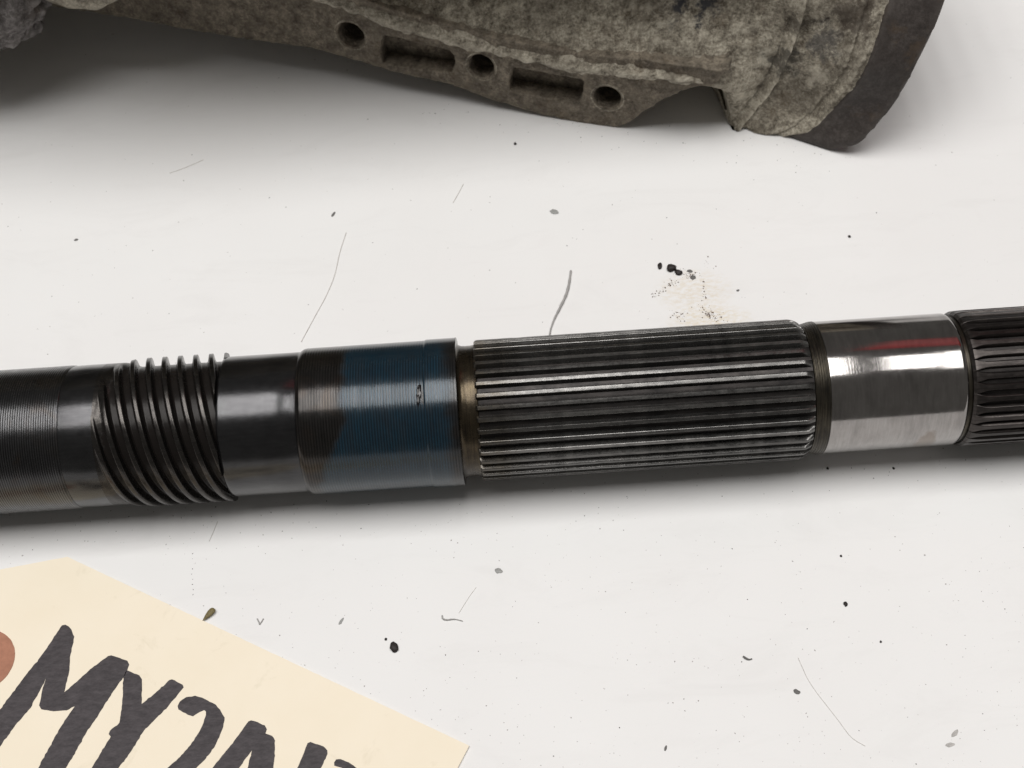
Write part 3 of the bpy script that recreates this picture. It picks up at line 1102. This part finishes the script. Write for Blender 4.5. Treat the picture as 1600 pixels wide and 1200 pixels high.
crumb('grit_crumb', 616, 1012, 12, 16, MAT_GRIT, 'black oval crumb of grit alone on the white table, right of the tag', 'crumb', 0.2)
crumb('grit_crumb', 603, 999, 4, 4, MAT_GRIT, 'tiny black grain just above left of the black oval crumb beside the tag', 'crumb')
crumb('grit_crumb', 1321, 944, 6.5, 7.5, MAT_GRIT, 'small round black grain below the polished journal, largest of the three in that corner', 'crumb')
crumb('grit_crumb', 1314, 869, 3.5, 3.5, MAT_GRIT, 'tiny black grain halfway between the journal and the round black grain', 'crumb')
crumb('grit_crumb', 1376, 1003, 3.5, 3.5, MAT_GRIT, 'tiny black grain lower right of the small round black grain', 'crumb')
crumb('grit_crumb', 1031, 416, 7, 11, MAT_GRIT, 'black oval crumb at the left tip of the greasy smear', 'crumb', -0.2)
crumb('grit_crumb', 1049, 420, 14, 13, MAT_GRIT, 'biggest black crumb of grit heading the greasy smear above the spline', 'crumb', 0.5)
crumb('grit_crumb', 1060, 427, 12, 9, MAT_GRIT, 'lumpy black crumb touching the right side of the biggest crumb in the smear', 'crumb', -0.5)
crumb('grit_crumb', 1078, 424, 9, 5, MAT_DARKFLAKE, 'flat dark brown crumb on the upper edge of the greasy smear', 'crumb', -0.3, flat=0.3)
crumb('grit_crumb', 1083, 434, 9, 7, MAT_DARKFLAKE, 'ragged dark brown crumb in the middle of the greasy smear', 'crumb', 0.3, flat=0.3)
crumb('grit_crumb', 1327, 370, 4.5, 4.5, MAT_GRIT, 'tiny black grain on bare table above the polished journal', 'crumb')
crumb('grit_crumb', 805, 225, 4.5, 5, MAT_GRIT, 'tiny dark grain in the shade below the drilled flange', 'crumb')
crumb('metal_flake', 866, 331, 13, 8, MAT_FLAKE, 'grey flake on the table between the flange and the grey thread', 'flake', -0.25, flat=0.2)
crumb('metal_flake', 779, 892, 13, 8, MAT_FLAKE, 'grey oblong flake on the table below the relief groove', 'flake', -0.15, flat=0.2)
crumb('metal_flake', 521, 335, 4, 10, MAT_DARKFLAKE, 'thin dark grey flake just above the long fine hair', 'flake', -0.5, flat=0.25)
crumb('metal_flake', 1245, 1081, 11, 7, MAT_DARKFLAKE, 'drop shaped dark grey flake in the lower right of the table', 'flake', -0.5, flat=0.25)
crumb('metal_flake', 533, 971, 4.5, 11, MAT_FLAKE, 'small comma shaped grey flake between the husk and the black oval crumb', 'flake', -0.6, flat=0.25)
crumb('metal_flake', 1153, 401 + 53, 5, 3.5, MAT_DARKFLAKE, 'tiny dark grey flake right of the greasy smear', 'flake', 0.4, flat=0.3)
crumb('metal_flake', 1040, 1169, 4, 8, MAT_DARKFLAKE, 'tiny dark grey flake near the bottom edge, right of the tag', 'flake', -0.5, flat=0.3)
crumb('metal_flake', 119, 375, 7, 3.5, MAT_DARKFLAKE, 'tiny dark flake on the table above the left barrel of the shaft', 'flake', 0.3, flat=0.3)
crumb('metal_flake', 1484, 1164, 14, 6, MAT_SCR, 'pale grey flake lowest on the right of the table', 'flake', 0.1, flat=0.15)
crumb('metal_flake', 1492, 1146, 14, 6, MAT_SCR, 'pale grey flake just above the lowest one on the right', 'flake', 0.7, flat=0.15)
crumb('grit_crumb', 1293, 732, 4, 4, MAT_GRIT, 'tiny black grain in the shadow under the left of the journal', 'crumb')
crumb('grit_crumb', 1396, 732, 4, 4, MAT_GRIT, 'tiny black grain in the shadow under the right of the journal', 'crumb')


def husk():
    """olive seed husk: pointed at the lower left, blunt at the upper right"""
    a, b = at(317, 972), at(336, 953)
    d = b - a
    L = np.linalg.norm(d)
    d /= L
    s = np.array([-d[1], d[0], 0])
    k = size_at(327, 960)
    V, Fc = [], []
    prof = [(0, 0.2), (0.15, 1.6), (0.4, 3.6), (0.65, 5.0), (0.85, 5.0), (0.95, 4.0), (1.0, 2.4)]
    m = 10
    for f, w_ in prof:
        for j in range(m):
            an = 2 * math.pi * j / m
            p = a + d * (f * L) + s * (w_ * k * math.cos(an)) + np.array([0, 0, 0.5 + w_ * k * 0.45 * (1 + math.sin(an))])
            V.append(tuple(p))
    for i in range(len(prof) - 1):
        for j in range(m):
            q = (j + 1) % m
            Fc.append((i * m + j, i * m + q, (i + 1) * m + q, (i + 1) * m + j))
    Fc += [tuple(range(m)), tuple((len(prof) - 1) * m + j for j in range(m))]
    o = make('seed_husk', V, Fc, MAT_SEED)
    tag(local(o, (a[0], a[1], 0)), 'olive brown pointed husk at the upper edge of the tag', 'husk')


husk()
strand('grey_thread', [(892, 424), (889, 445), (884, 463), (875, 482), (866, 500), (861, 514), (859, 524)], 4.2, MAT_FIBRE, 'thick grey curved thread on the table, its end under the spline', 'thread')
strand('hair', [(541, 364), (531, 395), (523, 430), (510, 462), (492, 495), (471, 534)], 1.3, MAT_HAIR, 'long fine hair lying on the table above the blue collar', 'hair', taper=False)
strand('hair', [(724, 288), (716, 303), (708, 317)], 1.2, MAT_HAIR, 'short fine straight hair on the table below the middle of the flange', 'hair', taper=False)
strand('hair', [(265, 271), (285, 264), (302, 257), (318, 250)], 0.9, MAT_HAIR, 'short fine hair in the grey shade left of the flange', 'hair', taper=False)
strand('curled_fibre', [(691, 962), (692, 967), (698, 969), (708, 968), (716, 969), (723, 971)], 2.6, MAT_FIBRE, 'small curled grey fibre on the table below the blue collar', 'fibre')
strand('curled_fibre', [(1161, 1026), (1165, 1029), (1170, 1031), (1175, 1030)], 3.6, MAT_DARKFLAKE, 'short bent dark fibre on the lower right of the table', 'fibre')
strand('forked_fibre', [(402, 967), (405, 973), (406, 976), (408, 973), (412, 967)], 2.0, MAT_FIBRE, 'tiny V shaped grey fibre right of the olive husk', 'fibre', taper=False)
strand('hair', [(1247, 1028), (1254, 1044), (1262, 1061), (1275, 1081), (1292, 1103), (1310, 1126), (1330, 1152), (1352, 1166)], 1.0, MAT_HAIR, 'long faint curved hair in the lower right of the table', 'hair', taper=False)
strand('hair', [(744, 918), (735, 930), (726, 944), (717, 958)], 0.9, MAT_HAIR, 'very fine straight hair above the curled grey fibre', 'hair', taper=False)
strand('hair', [(340, 815), (334, 830), (327, 846)], 1.1, MAT_HAIR, 'short fine hair just below the shaft left of the collar', 'hair', taper=False)


def specks(name, pts, mat, kind='stuff'):
    """many tiny flat ragged grains as one mesh"""
    V, Fc = [], []
    for (px, py, sz) in pts:
        c = at(px, py)
        r = sz * size_at(px, py) / 2
        m = 5
        b = len(V)
        el = rng.uniform(0.5, 1.0)
        ro = rng.uniform(0, 6.28)
        for j in range(m):
            a = 2 * math.pi * j / m
            k = rng.uniform(0.6, 1.2)
            X, Y = r * k * math.cos(a), r * k * math.sin(a) * el
            V.append((c[0] + X * math.cos(ro) - Y * math.sin(ro), c[1] + X * math.sin(ro) + Y * math.cos(ro), 0.008))
        V.append((c[0], c[1], 0.02 + r * 0.5))
        for j in range(m):
            Fc.append((b + j, b + (j + 1) % m, b + m))
    o = make(name, V, Fc, mat, None, smooth=False)
    o['kind'] = kind
    return o


pts = []
while len(pts) < 1100:
    px, py = rng.uniform(-40, 1640), rng.uniform(-20, 1230)
    if rng.random() < (0.25 if py < 800 else 1.0):
        pts.append((px, py, rng.choice([1.3, 1.8, 2.4, 3.2], p=[0.42, 0.35, 0.16, 0.07])))
o = specks('grey_dust', pts, MAT_SCR)
o['label'] = 'fine pale grey dust scattered over the white table'
pts = []
for i in range(110):
    px, py = rng.uniform(0, 1600), rng.uniform(0, 1200)
    pts.append((px, py, rng.choice([1.2, 1.8, 2.6])))
for i in range(90):
    px = rng.uniform(0, 1600)
    pts.append((px, 690 + (1600 - px) * 0.067 + 14 + abs(rng.normal(0, 26)), rng.choice([1.2, 1.6, 2.2])))
for i in range(60):
    px = rng.uniform(620, 1330)
    pts.append((px, 130 + (px - 620) * 0.15 + abs(rng.normal(0, 30)), rng.choice([1.2, 1.6, 2.2])))
for i in range(9):
    pts.append((301 + rng.normal(0, 1.2), 865 + i * 8, rng.uniform(1.2, 2.8)))
o = specks('dark_dust', pts, MAT_DARKFLAKE)
o['label'] = 'sparse dark grey dust grains scattered over the white table'
pts = []
for (cx, cy, sx, sy, n, rot) in ((1075, 428, 18, 6, 60, 0.25), (1050, 443, 9, 5, 30, -0.4), (1030, 457, 14, 4, 24, -0.5), (1100, 455, 2.5, 15, 26, 0.0), (1112, 492, 20, 7, 90, 0.45), (1062, 492, 14, 9, 36, 0), (1108, 411, 6, 9, 10, 0)):
    for i in range(n):
        a, b = rng.normal(0, sx * 0.6), rng.normal(0, sy * 0.6)
        pts.append((cx + a * math.cos(rot) - b * math.sin(rot), cy + a * math.sin(rot) + b * math.cos(rot), rng.choice([1.2, 1.8, 2.6, 3.6], p=[.45, .3, .18, .07])))
o = specks('smear_grit', pts, m_plain('brown_smear_grit', (0.13, 0.085, 0.06), 0.6, 0.4, 0.5))
o['label'] = 'brown gritty flecks in the greasy smear above the spline'

bpy.context.view_layer.update()
